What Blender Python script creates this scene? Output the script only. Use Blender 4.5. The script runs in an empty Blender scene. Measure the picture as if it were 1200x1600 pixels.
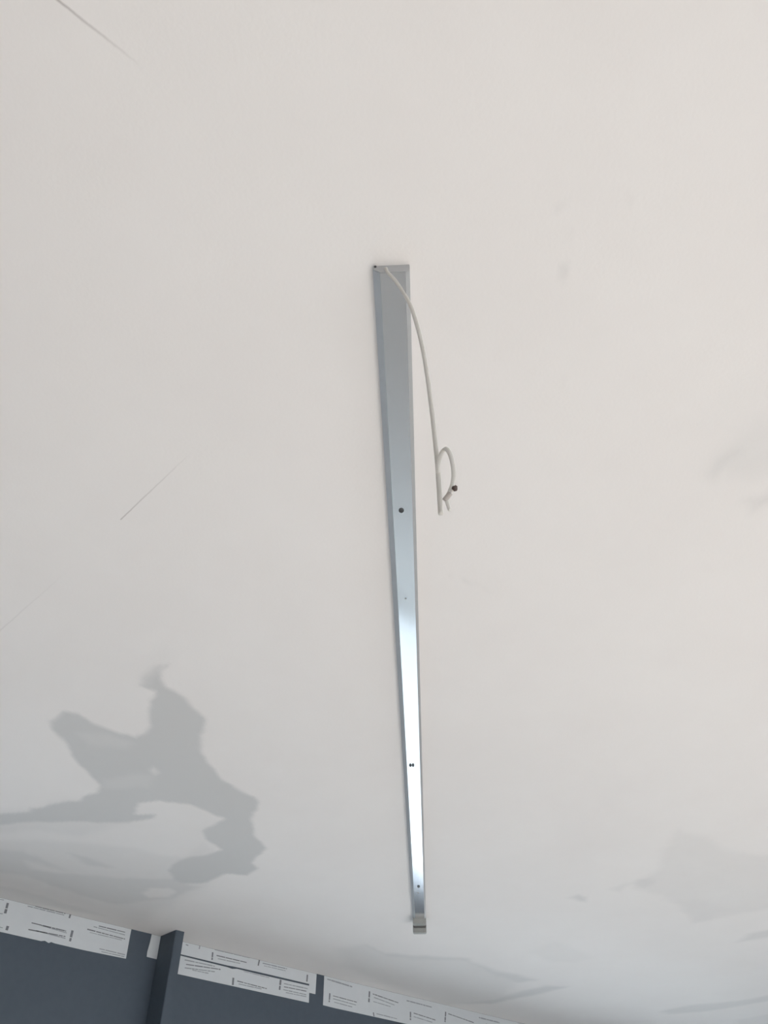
import bpy, bmesh, math, random
import numpy as np
from mathutils import Vector

random.seed(7)
S = bpy.context.scene
COL = S.collection

# ------------------------------------------------------------------ camera
FPX = 1250.0                                   # focal length in pixels of the 1200x1600 frame
ELEV = math.atan(1190.0 / FPX)                 # camera looks up at the ceiling
AZ = math.radians(46.8)                        # heading, measured from the wall's run (+x)
CAM_Z, CEIL_Z = 1.56, 2.60
HD = Vector((math.cos(AZ), math.sin(AZ), 0))
RT = Vector((math.sin(AZ), -math.cos(AZ), 0))
FW = HD * math.cos(ELEV) + Vector((0, 0, math.sin(ELEV)))
UP = RT.cross(FW)
EYE = Vector((0, 0, CAM_Z))
cam = bpy.data.cameras.new('camera')
cam.sensor_fit = 'HORIZONTAL'; cam.sensor_width = 36.0; cam.lens = 36.0 * FPX / 1200.0
cam.clip_start = 0.02
cam_o = bpy.data.objects.new('camera', cam); COL.objects.link(cam_o)
cam_o.location = EYE
cam_o.rotation_euler = FW.to_track_quat('-Z', 'Y').to_euler()
S.camera = cam_o

# ------------------------------------------------------------------ world, sun, exposure
w = bpy.data.worlds.new('world'); S.world = w; w.use_nodes = True
bg = w.node_tree.nodes['Background']
bg.inputs[0].default_value = (0.74, 0.87, 1.0, 1); bg.inputs[1].default_value = 1.0
sun = bpy.data.lights.new('sun', 'SUN'); sun.energy = 7.2; sun.angle = math.radians(0.6); sun.color = (1.0, 0.93, 0.90)
sun_o = bpy.data.objects.new('sun', sun); COL.objects.link(sun_o)
sun_o.location = (3, -8, 9)
sun_o.rotation_euler = Vector((-0.12, 1.0, -0.52)).to_track_quat('-Z', 'Y').to_euler()
S.view_settings.view_transform = 'Standard'; S.view_settings.look = 'None'
S.view_settings.gamma = 1.0; S.view_settings.use_curve_mapping = False
S.view_settings.exposure = 2.11

# ------------------------------------------------------------------ pixel -> place
def ray(u, v): return FW + RT * ((u - 600) / FPX) - UP * ((v - 800) / FPX)
def on_ceiling(u, v, z=CEIL_Z):
    r = ray(u, v); return EYE + r * ((z - CAM_Z) / r.z)
WALL_Y = 3.356
def on_wall(u, v, y=WALL_Y):
    r = ray(u, v); return EYE + r * (y / r.y)
def on_hang(u, v, dist):                       # vertical plane across the heading
    r = ray(u, v); return EYE + r * (dist / r.dot(HD))

# ------------------------------------------------------------------ helpers
def link(name, bm, mat, parent=None, smooth=False):
    me = bpy.data.meshes.new(name); bmesh.ops.recalc_face_normals(bm, faces=bm.faces[:])
    bm.to_mesh(me); bm.free()
    if smooth:
        for p in me.polygons: p.use_smooth = True
    o = bpy.data.objects.new(name, me); COL.objects.link(o)
    me.materials.append(mat)
    if parent: o.parent = parent
    return o
def struct(o): o['kind'] = 'structure'; return o
def tag(o, label, cat, group=None):
    o['label'] = label; o['category'] = cat
    if group: o['group'] = group
    return o
def empty(name, loc):
    o = bpy.data.objects.new(name, None); COL.objects.link(o); o.location = loc
    o.empty_display_size = 0.05
    bpy.context.view_layer.update(); return o
def hang(o, parent):                           # world-built mesh under an unrotated Empty
    o.parent = parent; o.matrix_parent_inverse = parent.matrix_world.inverted(); return o
def box(bm, x0, x1, y0, y1, z0, z1):
    v = [bm.verts.new(p) for p in ((x0,y0,z0),(x1,y0,z0),(x1,y1,z0),(x0,y1,z0),(x0,y0,z1),(x1,y0,z1),(x1,y1,z1),(x0,y1,z1))]
    for f in ((0,3,2,1),(4,5,6,7),(0,1,5,4),(1,2,6,5),(2,3,7,6),(3,0,4,7)): bm.faces.new([v[i] for i in f])
def prism(bm, pts, off):                       # polygon extruded by vector off
    a = [bm.verts.new(p) for p in pts]; b = [bm.verts.new(Vector(p) + off) for p in pts]
    bm.faces.new(a); bm.faces.new(b[::-1]); n = len(a)
    for i in range(n): bm.faces.new((a[i], b[i], b[(i+1) % n], a[(i+1) % n]))
def catmull(P, k=8):
    P = [Vector(p) for p in P]; Q = [P[0]*2 - P[1]] + P + [P[-1]*2 - P[-2]]; out = []
    for i in range(1, len(Q) - 2):
        p0, p1, p2, p3 = Q[i-1:i+3]
        for j in range(k):
            t = j / k
            out.append(0.5*((2*p1) + (p2-p0)*t + (2*p0-5*p1+4*p2-p3)*t*t + (3*p1-p0-3*p2+p3)*t**3))
    return out + [P[-1]]
def tube(bm, path, r, n=10):
    rings = []; ref = Vector((0.31, 0.77, 0.2)); m = len(path)
    rr = r if callable(r) else (lambda t: r)
    for i, p in enumerate(path):
        t = (path[min(i+1, m-1)] - path[max(i-1, 0)]).normalized()
        a = t.cross(ref).normalized(); b = t.cross(a); ref = b.cross(t) if False else ref
        rad = rr(i / (m-1))
        rings.append([bm.verts.new(p + (a*math.cos(2*math.pi*k/n) + b*math.sin(2*math.pi*k/n))*rad) for k in range(n)])
    for A, B in zip(rings, rings[1:]):
        for k in range(n): bm.faces.new((A[k], A[(k+1) % n], B[(k+1) % n], B[k]))
    bm.faces.new(rings[0][::-1]); bm.faces.new(rings[-1])

# ------------------------------------------------------------------ materials
def lin(c):
    return tuple((x/255/12.92) if x/255 <= 0.04045 else ((x/255+0.055)/1.055)**2.4 for x in c) + (1,)
def base_mat(name, color, rough=0.6, metal=0.0, bump=0.0, scale=60.0, vary=0.06, spec=0.5):
    m = bpy.data.materials.new(name); m.use_nodes = True
    N, L = m.node_tree.nodes, m.node_tree.links; b = N['Principled BSDF']
    b.inputs['Roughness'].default_value = rough; b.inputs['Metallic'].default_value = metal
    b.inputs['Specular IOR Level'].default_value = spec
    tc = N.new('ShaderNodeTexCoord'); nz = N.new('ShaderNodeTexNoise')
    nz.inputs['Scale'].default_value = scale; nz.inputs['Detail'].default_value = 4
    L.new(tc.outputs['Object'], nz.inputs['Vector'])
    mx = N.new('ShaderNodeMix'); mx.data_type = 'RGBA'
    mx.inputs['A'].default_value = tuple(c*(1-vary) for c in color[:3]) + (1,)
    mx.inputs['B'].default_value = tuple(min(1, c*(1+vary)) for c in color[:3]) + (1,)
    L.new(nz.outputs['Fac'], mx.inputs['Factor']); L.new(mx.outputs['Result'], b.inputs['Base Color'])
    if bump:
        bp = N.new('ShaderNodeBump'); bp.inputs['Strength'].default_value = bump; bp.inputs['Distance'].default_value = 0.002
        L.new(nz.outputs['Fac'], bp.inputs['Height']); L.new(bp.outputs['Normal'], b.inputs['Normal'])
    return m

M_wall = base_mat('slate_blue_paint', (0.072, 0.093, 0.122, 1), 0.55, bump=0.15, scale=40, vary=0.08)
M_white = base_mat('white_wall_paint', (0.66, 0.64, 0.61, 1), 0.8, bump=0.1, scale=50, vary=0.03)
M_floor = base_mat('pale_screed', (0.46, 0.43, 0.40, 1), 0.45, bump=0.1, scale=8, vary=0.10)
M_pave = base_mat('pale_paving', (0.62, 0.58, 0.555, 1), 0.9, scale=3, vary=0.06)
M_road = base_mat('asphalt', (0.05, 0.067, 0.088, 1), 0.9, scale=10, vary=0.10)
M_paper = base_mat('white_paper', (0.66, 0.69, 0.725, 1), 0.6, bump=0.25, scale=25, vary=0.04)
M_ink = base_mat('grey_ink', (0.20, 0.21, 0.235, 1), 0.7, scale=200, vary=0.2)
M_ink2 = base_mat('pale_ink', (0.35, 0.37, 0.41, 1), 0.7, scale=200, vary=0.1)
M_cable = base_mat('white_pvc', (0.62, 0.60, 0.565, 1), 0.4, scale=90, vary=0.04)
M_core = base_mat('white_core_pvc', (0.68, 0.66, 0.63, 1), 0.4, scale=90, vary=0.04)
M_tip = base_mat('brown_tip', (0.07, 0.045, 0.04, 1), 0.5, scale=300, vary=0.2)
M_cap = base_mat('grey_plastic', (0.34, 0.345, 0.335, 1), 0.5, scale=100, vary=0.06)
M_slot = base_mat('dark_recess', (0.05, 0.05, 0.055, 1), 0.6, scale=100, vary=0.1)  # near-black colour stands for shade inside screw slots and the end hole
M_screw = base_mat('dark_steel', (0.10, 0.105, 0.11, 1), 0.45, metal=0.6, scale=300, vary=0.2)
M_frame = base_mat('white_frame', (0.70, 0.71, 0.72, 1), 0.4, scale=20, vary=0.03)

# brushed aluminium: streaks run along the strip (object x)
M_alu = bpy.data.materials.new('brushed_aluminium'); M_alu.use_nodes = True
N, L = M_alu.node_tree.nodes, M_alu.node_tree.links; b = N['Principled BSDF']
b.inputs['Metallic'].default_value = 1.0; b.inputs['Base Color'].default_value = (0.90, 0.895, 0.905, 1)
tc = N.new('ShaderNodeTexCoord'); mp = N.new('ShaderNodeMapping'); mp.inputs['Scale'].default_value = (0.8, 160, 160)
nz = N.new('ShaderNodeTexNoise'); nz.inputs['Scale'].default_value = 2.0; nz.inputs['Detail'].default_value = 3
L.new(tc.outputs['Object'], mp.inputs['Vector']); L.new(mp.outputs['Vector'], nz.inputs['Vector'])
mr = N.new('ShaderNodeMapRange'); mr.inputs['To Min'].default_value = 0.09; mr.inputs['To Max'].default_value = 0.15
L.new(nz.outputs['Fac'], mr.inputs['Value']); L.new(mr.outputs['Result'], b.inputs['Roughness'])
bp = N.new('ShaderNodeBump'); bp.inputs['Strength'].default_value = 0.05; bp.inputs['Distance'].default_value = 0.001
L.new(nz.outputs['Fac'], bp.inputs['Height']); L.new(bp.outputs['Normal'], b.inputs['Normal'])

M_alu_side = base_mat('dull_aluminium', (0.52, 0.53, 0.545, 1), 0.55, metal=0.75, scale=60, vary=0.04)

# window glass: clear pane with a fresnel sheen
M_glass = bpy.data.materials.new('window_glass'); M_glass.use_nodes = True
N, L = M_glass.node_tree.nodes, M_glass.node_tree.links; N.remove(N['Principled BSDF'])
tr = N.new('ShaderNodeBsdfTransparent'); tr.inputs[0].default_value = (0.93, 0.96, 0.96, 1)
gl = N.new('ShaderNodeBsdfGlossy'); gl.inputs['Roughness'].default_value = 0.02
lw = N.new('ShaderNodeLayerWeight'); pw = N.new('ShaderNodeMath'); pw.operation = 'POWER'; pw.inputs[1].default_value = 5.0
L.new(lw.outputs['Facing'], pw.inputs[0])
fr = N.new('ShaderNodeMath'); fr.operation = 'MULTIPLY_ADD'; fr.inputs[1].default_value = 0.9; fr.inputs[2].default_value = 0.04
L.new(pw.outputs[0], fr.inputs[0])
mx = N.new('ShaderNodeMixShader')
L.new(fr.outputs[0], mx.inputs[0]); L.new(tr.outputs[0], mx.inputs[1]); L.new(gl.outputs[0], mx.inputs[2])
L.new(mx.outputs[0], N['Material Output'].inputs['Surface'])

# ceiling: white emulsion over grey filler; 'bare' says where the grey skim shows through
M_ceil = bpy.data.materials.new('patchy_ceiling_paint'); M_ceil.use_nodes = True
N, L = M_ceil.node_tree.nodes, M_ceil.node_tree.links; b = N['Principled BSDF']
b.inputs['Roughness'].default_value = 0.85; b.inputs['Specular IOR Level'].default_value = 0.25
tc = N.new('ShaderNodeTexCoord')
def noise(scale, detail, rough=0.5):
    n = N.new('ShaderNodeTexNoise'); n.inputs['Scale'].default_value = scale
    n.inputs['Detail'].default_value = detail; n.inputs['Roughness'].default_value = rough
    L.new(tc.outputs['Object'], n.inputs['Vector']); return n
def math_(op, a, b_=None, clamp=False):
    n = N.new('ShaderNodeMath'); n.operation = op; n.use_clamp = clamp
    for i, x in enumerate((a, b_)):
        if x is None: continue
        if isinstance(x, (int, float)): n.inputs[i].default_value = x
        else: L.new(x, n.inputs[i])
    return n.outputs[0]
def mix_(f, a, b_):
    n = N.new('ShaderNodeMix'); n.data_type = 'RGBA'
    L.new(f, n.inputs['Factor']) if not isinstance(f, float) else None
    for k, x in (('A', a), ('B', b_)):
        if isinstance(x, tuple): n.inputs[k].default_value = x
        else: L.new(x, n.inputs[k])
    return n.outputs['Result']
mott = noise(3.0, 5, 0.6)
paint = mix_(mott.outputs['Fac'], (0.795, 0.765, 0.762, 1), (0.850, 0.830, 0.830, 1))
at = N.new('ShaderNodeAttribute'); at.attribute_name = 'bare'
edge = noise(22.0, 4, 0.6)
wob = math_('MULTIPLY', math_('SUBTRACT', edge.outputs['Fac'], 0.5), 0.25)
amp = math_('MULTIPLY', wob, math_('MULTIPLY', at.outputs['Fac'], math_('SUBTRACT', 1.0, at.outputs['Fac'])))
bare = math_('ADD', at.outputs['Fac'], math_('MULTIPLY', amp, 2.0), True)
col = mix_(bare, paint, (0.615, 0.612, 0.618, 1))
# scratches and pencil lines: distance to a segment on the ceiling
def scratch(p, q, width, strength):
    global col
    a, c = on_ceiling(*p), on_ceiling(*q); d = c - a; ln = d.length; d.normalize()
    def vm(op, x, y):
        n = N.new('ShaderNodeVectorMath'); n.operation = op
        for i, k in enumerate((x, y)):
            if isinstance(k, tuple): n.inputs[i].default_value = k
            else: L.new(k, n.inputs[i])
        return n
    rel = vm('SUBTRACT', tc.outputs['Object'], tuple(a)).outputs['Vector']
    along = vm('DOT_PRODUCT', rel, tuple(d)).outputs['Value']
    side = vm('DOT_PRODUCT', rel, (-d.y, d.x, 0)).outputs['Value']
    jit = math_('MULTIPLY', math_('SUBTRACT', edge.outputs['Fac'], 0.5), width * 1.6)
    dist = math_('ABSOLUTE', math_('ADD', side, jit))
    m = math_('SUBTRACT', 1.0, math_('DIVIDE', dist, width), True)
    t = math_('DIVIDE', along, ln)
    inside = math_('MULTIPLY', math_('GREATER_THAN', t, 0.0), math_('SUBTRACT', 1.0, t, True))
    f = math_('MULTIPLY', math_('MULTIPLY', m, inside), strength, True)
    col = mix_(f, col, (0.36, 0.33, 0.33, 1))
scratch((70, -16), (225, 108), 0.0026, 0.8)
scratch((188, 812), (300, 706), 0.0020, 0.62)
scratch((-20, 1003), (110, 888), 0.0026, 0.22)
L.new(col, b.inputs['Base Color'])
fine = noise(160.0, 3)
bp = N.new('ShaderNodeBump'); bp.inputs['Strength'].default_value = 0.10; bp.inputs['Distance'].default_value = 0.002
L.new(fine.outputs['Fac'], bp.inputs['Height']); L.new(bp.outputs['Normal'], b.inputs['Normal'])

# ------------------------------------------------------------------ the setting
X0, X1, Y0, Y1 = -3.0, 7.2, -3.4, WALL_Y
T = 0.20
def zoom(pts, ox, oy, s): return [(ox + x/s, oy + y/s) for x, y in pts]
PATCH = []          # (outline in photo pixels, strength, softness in metres), laid over each other in order
A = lambda pts, lv, so=0.012: PATCH.append((zoom(pts, 0, 980, 2.4), lv, so))
A([(-200,690),(110,690),(300,650),(480,700),(560,760),(760,800),(840,900),(740,985),(600,1060),(470,1160),(0,1060),(-200,1010)], 0.34, 0.05)
A([(-200,775),(150,765),(300,785),(480,735),(520,665),(600,650),(720,668),(840,715),(770,790),(700,868),(590,850),(500,830),(330,810),(150,800),(-200,800)], 0.12, 0.03)
A([(545,175),(575,145),(635,138),(603,175),(622,220),(690,270),(765,340),(750,410),(750,455),(775,510),(850,580),(880,605),(960,635),(965,680),(945,730),(955,780),(995,825),(970,860),(945,885),(970,905),(930,930),(850,925),(780,955),(640,965),(640,890),(690,868),(800,850),(830,835),(770,790),(765,765),(840,715),(720,668),(600,650),(520,665),(500,700),(580,700),(575,718),(480,735),(300,730),(160,728),(-200,750),(-200,715),(110,695),(115,680),(290,650),(310,635),(370,620),(380,595),(340,555),(265,480),(235,420),(175,355),(240,320),(290,325),(340,360),(420,385),(510,415),(555,380),(570,300),(575,240),(525,215)], 1.0, 0.010)
A([(300,395),(420,400),(500,440),(470,455),(330,440)], 0.80, 0.02)
A([(390,570),(520,550),(590,555),(560,600),(400,605)], 0.80, 0.02)
A([(560,535),(575,525),(600,545),(590,553)], 0.4, 0.01)
A([(-200,800),(0,835),(80,838),(190,885),(300,930),(450,940),(640,945),(740,975),(660,1012),(560,1025),(440,1040),(300,1005),(100,935),(-200,880)], 0.66, 0.02)
A([(255,848),(350,868),(420,900),(330,895)], 0.7, 0.02)
A([(-200,940),(80,985),(220,1030),(400,1082),(280,1065),(-200,985)], 0.62, 0.02)
A([(530,995),(570,978),(630,978),(662,992),(630,1010),(560,1015)], 0.15, 0.015)
A([(100,880),(200,900),(310,925),(220,925),(120,905)], 0.25, 0.03)
A([(520,210),(560,120),(600,60),(640,40),(650,110),(590,160)], 0.10, 0.03)
B = lambda pts, lv, so=0.02: PATCH.append((zoom(pts, 700, 1200, 2.4), lv, so))
B([(860,230),(960,260),(1060,310),(1330,350),(1330,500),(1060,555),(930,580),(870,520),(800,480),(700,450),(740,410),(790,380),(800,330)], 0.22, 0.03)
B([(870,500),(940,490),(1050,530),(930,580)], 0.30, 0.03)
B([(455,485),(480,476),(515,485),(517,502),(495,500)], 0.55, 0.02)
B([(690,435),(715,418),(760,415),(770,432),(740,450)], 0.42, 0.02)
B([(600,455),(650,435),(690,430),(640,465)], 0.22, 0.02)
B([(1085,652),(1130,622),(1330,580),(1330,610),(1200,635)], 0.45, 0.03)
B([(300,690),(400,650),(450,665),(545,710),(480,730),(380,725)], 0.13, 0.03)
B([(790,915),(900,890),(1080,875),(1330,830),(1330,850),(1080,895),(950,915),(830,922)], 0.45, 0.03)
B([(1080,945),(1200,925),(1330,915),(1330,960),(1080,965)], 0.2, 0.03)
C = lambda pts, lv, so=0.03: PATCH.append((zoom(pts, 440, 1460, 3.0), lv, so))
C([(260,70),(380,50),(470,92),(600,100),(860,115),(1000,170),(1190,215),(1100,228),(1050,280),(1190,255),(1080,292),(900,322),(760,332),(640,290),(450,220),(300,150)], 0.30, 0.05)
C([(390,52),(480,88),(600,98),(860,112),(870,122),(640,118),(500,105)], 0.52, 0.03)
C([(860,120),(1000,172),(1100,190),(1190,215),(1100,222),(1010,195)], 0.55, 0.03)
C([(860,322),(1000,305),(1090,280),(1240,240),(1340,245),(1240,272),(1100,300),(980,325)], 0.60, 0.03)
Dp = lambda pts, lv, so=0.012: PATCH.append((zoom(pts, 1000, 560, 5.335), lv, so))
Dp([(1500,250),(1067,340),(850,440),(740,640),(610,850),(590,980),(640,990),(700,940),(850,990),(1500,950)], 0.26, 0.03)
Dp([(605,965),(640,860),(730,790),(880,785),(800,840),(700,890),(640,985)], 0.42)
Dp([(850,1190),(950,1170),(1067,1120),(1400,1050),(1400,1150),(1067,1205),(940,1260)], 0.40, 0.02)
F = lambda pts, lv, so=0.004: PATCH.append((zoom(pts, 780, 260, 4.0), lv, so))
F([(383,640),(390,600),(420,605),(425,690),(400,725),(380,735)], 0.34)
F([(425,400),(450,375),(465,400),(435,440),(428,510),(412,505)], 0.20)
F([(340,300),(370,240),(408,200),(405,240),(380,300)], 0.16)
F([(770,205),(790,175),(815,200),(860,235),(800,215)], 0.14)
F([(395,1390),(410,1290),(425,1290),(420,1390)], 0.10)
G = lambda pts, lv, so=0.005: PATCH.append((pts, lv, so))
G([(700,898),(712,902),(738,908),(760,922),(768,928),(750,918),(725,908)], 0.22)
G([(1090,660),(1130,600),(1230,560),(1300,560),(1300,700),(1180,660),(1130,680)], 0.07, 0.05)

def seg_sdf(px, py, poly):
    n = len(poly); d2 = np.full(px.shape, 1e9); ins = np.zeros(px.shape, bool)
    for i in range(n):
        ax, ay = poly[i]; bx, by = poly[(i+1) % n]
        ex, ey = bx-ax, by-ay; wx, wy = px-ax, py-ay
        t = np.clip((wx*ex + wy*ey) / max(ex*ex+ey*ey, 1e-12), 0, 1)
        d2 = np.minimum(d2, (wx-ex*t)**2 + (wy-ey*t)**2)
        c = (ay > py) != (by > py)
        if abs(ey) > 1e-9: ins ^= c & (px < ax + (py-ay)*ex/ey)
    d = np.sqrt(d2); return np.where(ins, d, -d)
gx = np.concatenate([[X0], np.linspace(-0.3, 5.6, 560), [X1 + T]])
gy = np.concatenate([[Y0 - T], np.linspace(-0.3, WALL_Y, 350)])
gx[0] -= T
GX, GY = np.meshgrid(gx, gy, indexing='ij')
px, py = GX.ravel(), GY.ravel(); ex, ey = px, py; val = np.zeros(px.shape)
# ragged trowel edges: the outlines wander by a few millimetres
wx = ex + 0.0045*np.sin(ey*29 + 2.3*np.sin(ex*17)) + 0.0022*np.sin(ey*83 + 1.9*np.sin(ex*61 + ey*23))
wy = ey + 0.0045*np.sin(ex*33 + 2.7*np.sin(ey*19)) + 0.0022*np.sin(ex*77 - 2.1*np.sin(ey*57 - ex*31))
for pts, lv, so in PATCH:
    px, py = (wx, wy) if so >= 0.01 else (ex, ey)
    poly = [on_ceiling(u, v)[:2] for u, v in pts]
    P = np.array(poly); lo, hi = P.min(0) - 2*so, P.max(0) + 2*so
    k = np.where((px > lo[0]) & (px < hi[0]) & (py > lo[1]) & (py < hi[1]))[0]
    if len(k) == 0: continue
    m = np.clip(0.5 + seg_sdf(px[k], py[k], poly) / (2*so), 0, 1); m = m*m*(3-2*m)
    val[k] = val[k]*(1-m) + lv*m
px, py = ex, ey; nx, ny = len(gx), len(gy)
idx = np.arange(nx*ny).reshape(nx, ny)
quads = np.stack([idx[:-1, :-1], idx[:-1, 1:], idx[1:, 1:], idx[1:, :-1]], -1).reshape(-1, 4)
me = bpy.data.meshes.new('ceiling')
verts = np.stack([px, py, np.full(px.shape, CEIL_Z)], -1)
me.vertices.add(len(verts)); me.vertices.foreach_set('co', verts.ravel())
me.loops.add(quads.size); me.loops.foreach_set('vertex_index', quads.ravel())
me.polygons.add(len(quads)); me.polygons.foreach_set('loop_start', np.arange(0, quads.size, 4))
me.update(calc_edges=True)
att = me.attributes.new('bare', 'FLOAT', 'POINT'); att.data.foreach_set('value', val.astype(np.float32))
me.materials.append(M_ceil)
ceiling = struct(bpy.data.objects.new('ceiling', me)); COL.objects.link(ceiling)
bm = bmesh.new(); box(bm, X0-T, X1+T, Y0-T, Y1+T, CEIL_Z+0.002, CEIL_Z+0.22); struct(link('roof', bm, M_white))

bm = bmesh.new(); box(bm, X0-T, X1+T, Y0-T, Y1+T, -0.15, 0.0); struct(link('floor', bm, M_floor))

def wall_y(name, y0, y1, openings, mat):       # wall along x with rectangular openings (x0,x1,z0,z1)
    bm = bmesh.new(); x = X0 - T
    for a, c, z0, z1 in openings:
        box(bm, x, a, y0, y1, 0, CEIL_Z)
        if z0 > 0: box(bm, a, c, y0, y1, 0, z0)
        box(bm, a, c, y0, y1, z1, CEIL_Z); x = c
    box(bm, x, X1 + T, y0, y1, 0, CEIL_Z)
    return struct(link(name, bm, mat))
W1 = (2.2, 6.2, 0.0, 2.02)
W3 = (-1.9, 1.5, 0.85, 2.02)
W2 = (-1.0, 4.9, 1.05, 2.35)
wall_y('wall_back', Y1, Y1+T, [W3, W1], M_wall)
wall_y('wall_front', Y0-T, Y0, [W2], M_white)
bm = bmesh.new(); box(bm, X0-T, X0, Y0, Y1, 0, CEIL_Z); struct(link('wall_left', bm, M_white))
bm = bmesh.new(); box(bm, X1, X1+T, Y0, Y1, 0, CEIL_Z); struct(link('wall_right', bm, M_white))

def window(name, o, y, n):
    x0, x1, z0, z1 = o; f = 0.06
    root = struct(empty(name, ((x0+x1)/2, y, z0)))
    bm = bmesh.new()
    box(bm, x0, x1, y-0.03, y+0.03, z1-f, z1); box(bm, x0, x1, y-0.03, y+0.03, z0, z0+f)
    for i in range(n+1):
        c = x0 + f/2 + (x1-x0-f)*i/n
        box(bm, c-f/2, c+f/2, y-0.028, y+0.028, z0+f, z1-f)
    hang(link('window_frame', bm, M_frame), root)
    for i in range(n):
        a = x0 + f/2 + (x1-x0-f)*i/n + f/2; c = x0 + f/2 + (x1-x0-f)*(i+1)/n - f/2
        bm = bmesh.new(); box(bm, a, c, y-0.003, y+0.003, z0+f, z1-f)
        hang(link('pane', bm, M_glass), root)
window('window_1', W1, Y1 + 0.12, 4)
window('fill_window_2', W2, Y0 - 0.12, 4)  # unseen, added behind the camera for fill; sized to place sunlight on the floor
window('fill_window_3', W3, Y1 + 0.12, 4)  # unseen window added to brighten the left of the ceiling near the wall

bm = bmesh.new(); box(bm, -40, 40, Y1+T, Y1+T+3.5, -0.20, -0.05); struct(link('pavement', bm, M_pave))
bm = bmesh.new(); box(bm, -60, 60, -60, 60, -0.45, -0.20); struct(link('ground', bm, M_road))
bm = bmesh.new(); box(bm, -40, 40, Y0-T-12, Y0-T, -0.20, -0.05); struct(link('terrace', bm, M_pave))

# ------------------------------------------------------------------ upright fin on the dark wall
bm = bmesh.new(); box(bm, 1.847, 1.889, 3.236, WALL_Y, 0.0, CEIL_Z)
bmesh.ops.bevel(bm, geom=[e for e in bm.edges if abs(e.verts[0].co.z - e.verts[1].co.z) > 1], offset=0.002, segments=2, affect='EDGES')
fin = tag(link('wall_fin', bm, M_wall), 'dark slate blue upright fin standing out from the dark wall up to the ceiling', 'fin')

# ------------------------------------------------------------------ aluminium strip on the ceiling
DEP = 0.018
n0 = (on_ceiling(583, 422, CEIL_Z-DEP*0.6) + on_ceiling(639.5, 422, CEIL_Z-DEP*0.6)) / 2
n1 = (on_ceiling(645.2, 1433, CEIL_Z-DEP*0.6) + on_ceiling(665.2, 1433, CEIL_Z-DEP*0.6)) / 2
n0.z = n1.z = CEIL_Z
AX = (n1 - n0).normalized(); SD = Vector((AX.y, -AX.x, 0)); LEN = (n1 - n0).length; ROT = math.atan2(AX.y, AX.x)
batten = empty('ceiling_batten', n0); batten.rotation_euler = (0, 0, ROT)
bpy.context.view_layer.update()
tag(batten, 'long thin bare aluminium light batten screwed to the white ceiling', 'light batten')
WH = 0.0262                                    # half width
prof = [(-WH, 0), (-WH, -0.0135), (-WH+0.0008, -0.0142), (-0.0212, -DEP+0.0006), (-0.0202, -DEP), (0.0160, -DEP), (0.0172, -DEP+0.0008), (WH-0.001, -0.0104), (WH, -0.0095), (WH, 0)]
def extrude_profile(bm, prof, stations):       # stations: (x, width factor, height factor)
    rings = [[bm.verts.new((x, y*s, z*t)) for y, z in prof] for x, s, t in stations]
    n = len(prof)
    for P, Q in zip(rings, rings[1:]):
        for k in range(n): bm.faces.new((P[k], P[(k+1) % n], Q[(k+1) % n], Q[k]))
    bm.faces.new(rings[0]); bm.faces.new(rings[-1][::-1])
bm = bmesh.new()
extrude_profile(bm, prof, [(LEN*i/12, 1, 1) for i in range(13)])
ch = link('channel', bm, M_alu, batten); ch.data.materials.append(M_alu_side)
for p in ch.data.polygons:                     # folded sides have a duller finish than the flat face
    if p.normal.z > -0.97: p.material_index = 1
bm = bmesh.new(); prism(bm, [(-0.0014, y*0.985, z*0.985) for y, z in prof], Vector((0.0012, 0, 0))); link('end_plate', bm, M_alu_side, batten)
bm = bmesh.new(); bmesh.ops.create_cone(bm, cap_ends=True, segments=12, radius1=0.0018, radius2=0.0018, depth=0.0016)
for v in bm.verts: v.co = Vector((v.co.z - 0.0022, v.co.y + 0.0225, v.co.x - 0.0035))
link('end_hole', bm, M_slot, batten)  # dark disc standing for the shaded hole in the end plate
def loc_on_face(u, v):
    p = on_ceiling(u, v, CEIL_Z-DEP) - n0; return p.dot(AX), p.dot(-SD)
def screw(u, v, r, long=1.0):
    x, y = loc_on_face(u, v); bm = bmesh.new(); n = 14
    prev = None
    for rad, z in ((r, 0.0002), (r, -0.0008), (r*0.8, -0.0018), (r*0.45, -0.0022)):
        ring = [bm.verts.new((rad*long*math.cos(2*math.pi*k/n), rad*math.sin(2*math.pi*k/n), z)) for k in range(n)]
        if prev:
            for k in range(n): bm.faces.new((prev[k], prev[(k+1) % n], ring[(k+1) % n], ring[k]))
        else: bm.faces.new(ring)
        prev = ring
    bm.faces.new(prev[::-1])
    o = link('screw', bm, M_screw, batten); o.location = (x, y, -DEP)
    bm = bmesh.new(); box(bm, -r*0.7*long, r*0.7*long, -r*0.12, r*0.12, -0.0025, -0.0019); box(bm, -r*0.12*long, r*0.12*long, -r*0.7, r*0.7, -0.0025, -0.0019)
    link('screw_slot', bm, M_slot, o)
screw(627, 797.5, 0.0049, 1.3); screw(641.2, 1195.5, 0.0036, 2.6); screw(645.4, 1195.5, 0.0036, 2.6); screw(654, 1385, 0.0052, 2.4)
def dimple(u, v, r, long=1.0):
    x, y = loc_on_face(u, v); bm = bmesh.new()
    bmesh.ops.create_cone(bm, cap_ends=True, segments=12, radius1=r, radius2=r*0.8, depth=0.0008)
    for vv in bm.verts: vv.co.x *= long
    o = link('rivet', bm, M_cap, batten); o.location = (x, y, -DEP)
dimple(633.8, 935, 0.0022); dimple(653.6, 1395, 0.003, 1.6)
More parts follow.
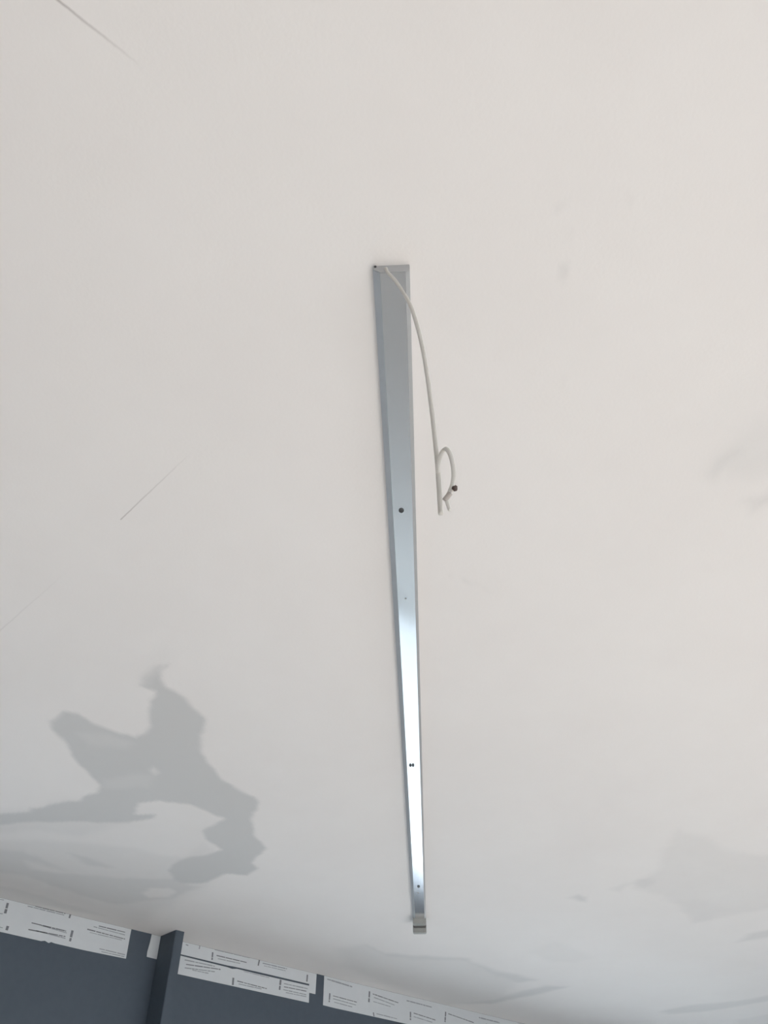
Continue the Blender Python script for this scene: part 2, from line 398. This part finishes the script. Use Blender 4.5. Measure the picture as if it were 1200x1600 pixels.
# grey plastic end cap at the far end, stepped, with a dark slot between the steps
cap = None
bm = bmesh.new()
def cap_block(bm, x0, x1, half, z0):
    box(bm, x0, x1, -half, half, z0, 0)
    bmesh.ops.bevel(bm, geom=[e for e in bm.edges], offset=0.0025, segments=2, affect='EDGES')
cap_block(bm, LEN-0.001, LEN+0.034, 0.0262, -DEP-0.016); cap = link('end_cap', bm, M_cap, batten)
bm = bmesh.new(); cap_block(bm, LEN+0.034, LEN+0.046, 0.0255, -DEP-0.020); link('slot', bm, base_mat('slot_plastic', (0.15, 0.15, 0.15, 1), 0.6), cap)
bm = bmesh.new(); cap_block(bm, LEN+0.046, LEN+0.070, 0.0268, -DEP-0.036); link('cap_lip', bm, M_cap, cap)

# ------------------------------------------------------------------ loose cable hanging from the near end
DN = n0.dot(HD) - 0.002
def hp(u, v, k=0.0): return on_hang(u, v, DN + k)
cab = empty('hanging_cable', hp(604, 423))
tag(cab, 'loose white cable hanging in a curve from the near end of the aluminium batten', 'cable')
start = Vector(hp(603, 421)); 
pth = [Vector((start.x, start.y, CEIL_Z-0.010)) + HD*0.0, hp(606, 426), hp(617, 438), hp(627, 452), hp(641, 477), hp(652, 510), hp(661, 548), hp(668, 590), hp(674, 636), hp(679, 680), hp(683, 720), hp(686, 762), hp(688.5, 803)]
bm = bmesh.new(); tube(bm, catmull(pth, 8), 0.0026, 12); hang(link('sheath', bm, M_cable, None, True), cab)
bm = bmesh.new(); tube(bm, catmull([hp(684, 742), hp(684.5, 728, -0.004), hp(688, 713, -0.006), hp(693, 704, -0.008), hp(698, 702, -0.012), hp(703, 710, -0.016), hp(707, 724, -0.018), hp(709, 740, -0.018), hp(707.5, 755, -0.016), hp(703, 768, -0.014), hp(697, 779, -0.012)], 8), 0.0024, 10)
core = hang(link('core_wire', bm, M_core, None, True), cab)
bm = bmesh.new(); tube(bm, catmull([hp(697, 779, -0.012), hp(699, 787, -0.014), hp(702.5, 797, -0.016)], 6), 0.0018, 8); hang(link('core_wire', bm, M_core, None, True), cab)
bm = bmesh.new(); tube(bm, catmull([hp(696, 780, -0.012), hp(702, 772, -0.015), hp(708, 765, -0.018)], 6), 0.0016, 8); c2 = hang(link('core_wire', bm, M_core, None, True), cab)
bm = bmesh.new(); tube(bm, catmull([hp(707.5, 766, -0.018), hp(710.5, 763, -0.019), hp(713, 759.5, -0.02)], 6), lambda t: 0.0016 + 0.0016*math.sin(math.pi*min(1, t*1.1)), 10); hang(link('wire_tip', bm, M_tip, None, True), cab)
bm = bmesh.new(); tube(bm, catmull([hp(694.5, 782, -0.0135), hp(697.5, 778, -0.0150), hp(704, 770, -0.0190)], 4), 0.0027, 10); hang(link('wire_wrap', bm, base_mat('grey_wrap', (0.42, 0.38, 0.36, 1), 0.5), None, True), cab)

# ------------------------------------------------------------------ printed paper strips along the top of the dark wall
TH = 0.0012
def paper(outline, label, lines, layer=0, faint=()):
    y = WALL_Y - 0.0003 - layer*0.0014
    P = [on_wall(u, v) for u, v in outline]; P = [Vector((p.x, y, min(p.z, CEIL_Z-0.001))) for p in P]
    c = sum((p.x for p in P)) / len(P)
    root = empty('printed_paper_strip', (c, y, min(p.z for p in P)))
    tag(root, label, 'paper strip', 'printed paper strips along the top of the dark wall')
    bm = bmesh.new(); prism(bm, P, Vector((0, -TH, 0))); hang(link('sheet', bm, M_paper), root)
    for nm, mat, ls in (('printed_text', M_ink, lines), ('pale_printed_text', M_ink2, faint)):
        if not ls: continue
        bm = bmesh.new()
        for u0, v0, u1, v1, th in ls:
            a, q = on_wall(u0, v0), on_wall(u1, v1); d = q - a; ln = math.hypot(d.x, d.z)
            dx, dz = d.x/ln, d.z/ln; s = 0.0; vertical = abs(dz) > abs(dx); t = th * (0.0038 if vertical else 0.0034) / 2
            yy = y - TH - 0.0002
            while s < ln - 0.002:
                wl = min(ln - s, random.uniform(0.012, 0.05) if not vertical else random.uniform(0.014, 0.03))
                k = t * random.uniform(0.75, 1.0)
                pts = [(a.x+dx*s-dz*k, a.z+dz*s+dx*k), (a.x+dx*(s+wl)-dz*k, a.z+dz*(s+wl)+dx*k), (a.x+dx*(s+wl)+dz*k, a.z+dz*(s+wl)-dx*k), (a.x+dx*s+dz*k, a.z+dz*s-dx*k)]
                vs = [bm.verts.new((p[0], yy, p[1])) for p in pts]; bm.faces.new(vs[::-1])
                s += wl + random.uniform(0.0015, 0.0035)
        hang(link(nm, bm, mat), root)['kind'] = 'stuff'
    return root
paper([(-160,1361),(0,1401),(100,1426),(205,1452),(203,1462),(196.5,1498),(130,1484.5),(85,1474),(80,1472),(76,1473.5),(70,1470),(64,1470.5),(0,1456),(-184,1415)],
      'white printed paper strip on the dark wall at far left, torn along its lower edge',
      [(12,1411,7.5,1428,3),(12,1447,9.5,1455,3),(55,1416,102,1427.5,1.3),(110,1428,107.5,1436,2.4),(49,1442,103,1455,1.3),(44,1452.5,102,1463.5,1.2),(113,1454,109,1471,2.8),(154,1447,196,1457,1.2),(136,1452,195,1467.5,1.3)],
      0, [(-3,1405,6,1406.5,1),(-3,1427,4,1428,1),(-3,1448,4,1450,1),(43,1416,100,1430,1.2),(64,1446,104,1458,1.1),(56,1454,102,1466.5,1.2),(146,1448,195,1461,1.1),(140,1457,190,1469,0.9),(155,1482.5,195,1492,1.2),(158,1487,194,1495,1)])
paper([(237,1459.5),(262,1466),(258,1502),(245,1499),(229,1495),(230,1487),(234,1473)],
      'small plain white paper scrap squeezed against the left side of the dark fin', [], 0)
paper([(270,1466),(290,1471),(400,1498),(494.5,1521),(492.5,1553.5),(482,1551),(483,1537.5),(400,1518),(366,1510.5),(355,1508.5),(270,1488)],
      'upper of two white printed paper strips right of the dark fin, against the ceiling',
      [(332,1488,331,1500,2.6),(338,1493,385,1504,1.2),(405,1500,403,1509,2.2),(480,1523,479,1535,2.6)],
      0, [(290,1476,294,1477.5,1.6),(312,1477,311,1483,2),(340,1498,375,1505.5,1.2),(335,1484,390,1497,0.9),(410,1505,448,1514,1.6),(412,1509,446,1517,1)])
paper([(270,1490.5),(284,1494),(355,1511.5),(362,1514),(370,1514),(400,1521.5),(483,1540.5),(482,1567),(400,1549),(279,1522.5),(268,1520)],
      'lower of two white printed paper strips right of the dark fin, below a dark gap',
      [(290,1507,344,1515,1.2),(364,1528,363,1540,2.6),(370,1533,416,1545,1.2),(438,1531,436,1548,2.8),(443,1542,478,1549,1.3)],
      1, [(288,1500,335,1510,1.4),(288,1512.5,335,1518.5,1.4),(300,1516,325,1521,1.2),(380,1518,420,1528,0.9),(372,1537.5,408,1545.5,1.2),(443,1537,480,1545,1.4),(442,1546.5,478,1554.5,1.4),(446,1551,478,1557.5,1.2)])
paper([(506.5,1524),(640,1557),(700,1571),(773,1589),(900,1620),(1100,1668),(1090,1710),(900,1665),(760,1628),(640,1601),(520,1574.5),(504.5,1570.5)],
      'long white printed paper strip running to the right beyond the narrow dark gap',
      [(515,1552,514,1566,2.6),(520,1556,557,1566,1.2),(577,1549,576,1566,2.8),(582,1553,622,1567,1.4),(583,1582,584,1588,2.4),(641,1581,641,1594,2.8),(646,1583,680,1594,1.3),(696,1581,695,1597,2.8),(700,1584,740,1598,1.3),(760,1600,759,1615,2.8)],
      0, [(511,1530,550,1542,2),(520,1560.5,556,1570.5,1.3),(522,1566,550,1573.5,1.2),(584,1558.5,616,1570.5,1.3),(583,1565,610,1573,1.2),(588,1584,620,1592,1.3),(635,1563.5,675,1574,2),(646,1588.5,675,1597.5,1.2),(748,1590,780,1598,2),(764,1602,800,1612,1.3)])
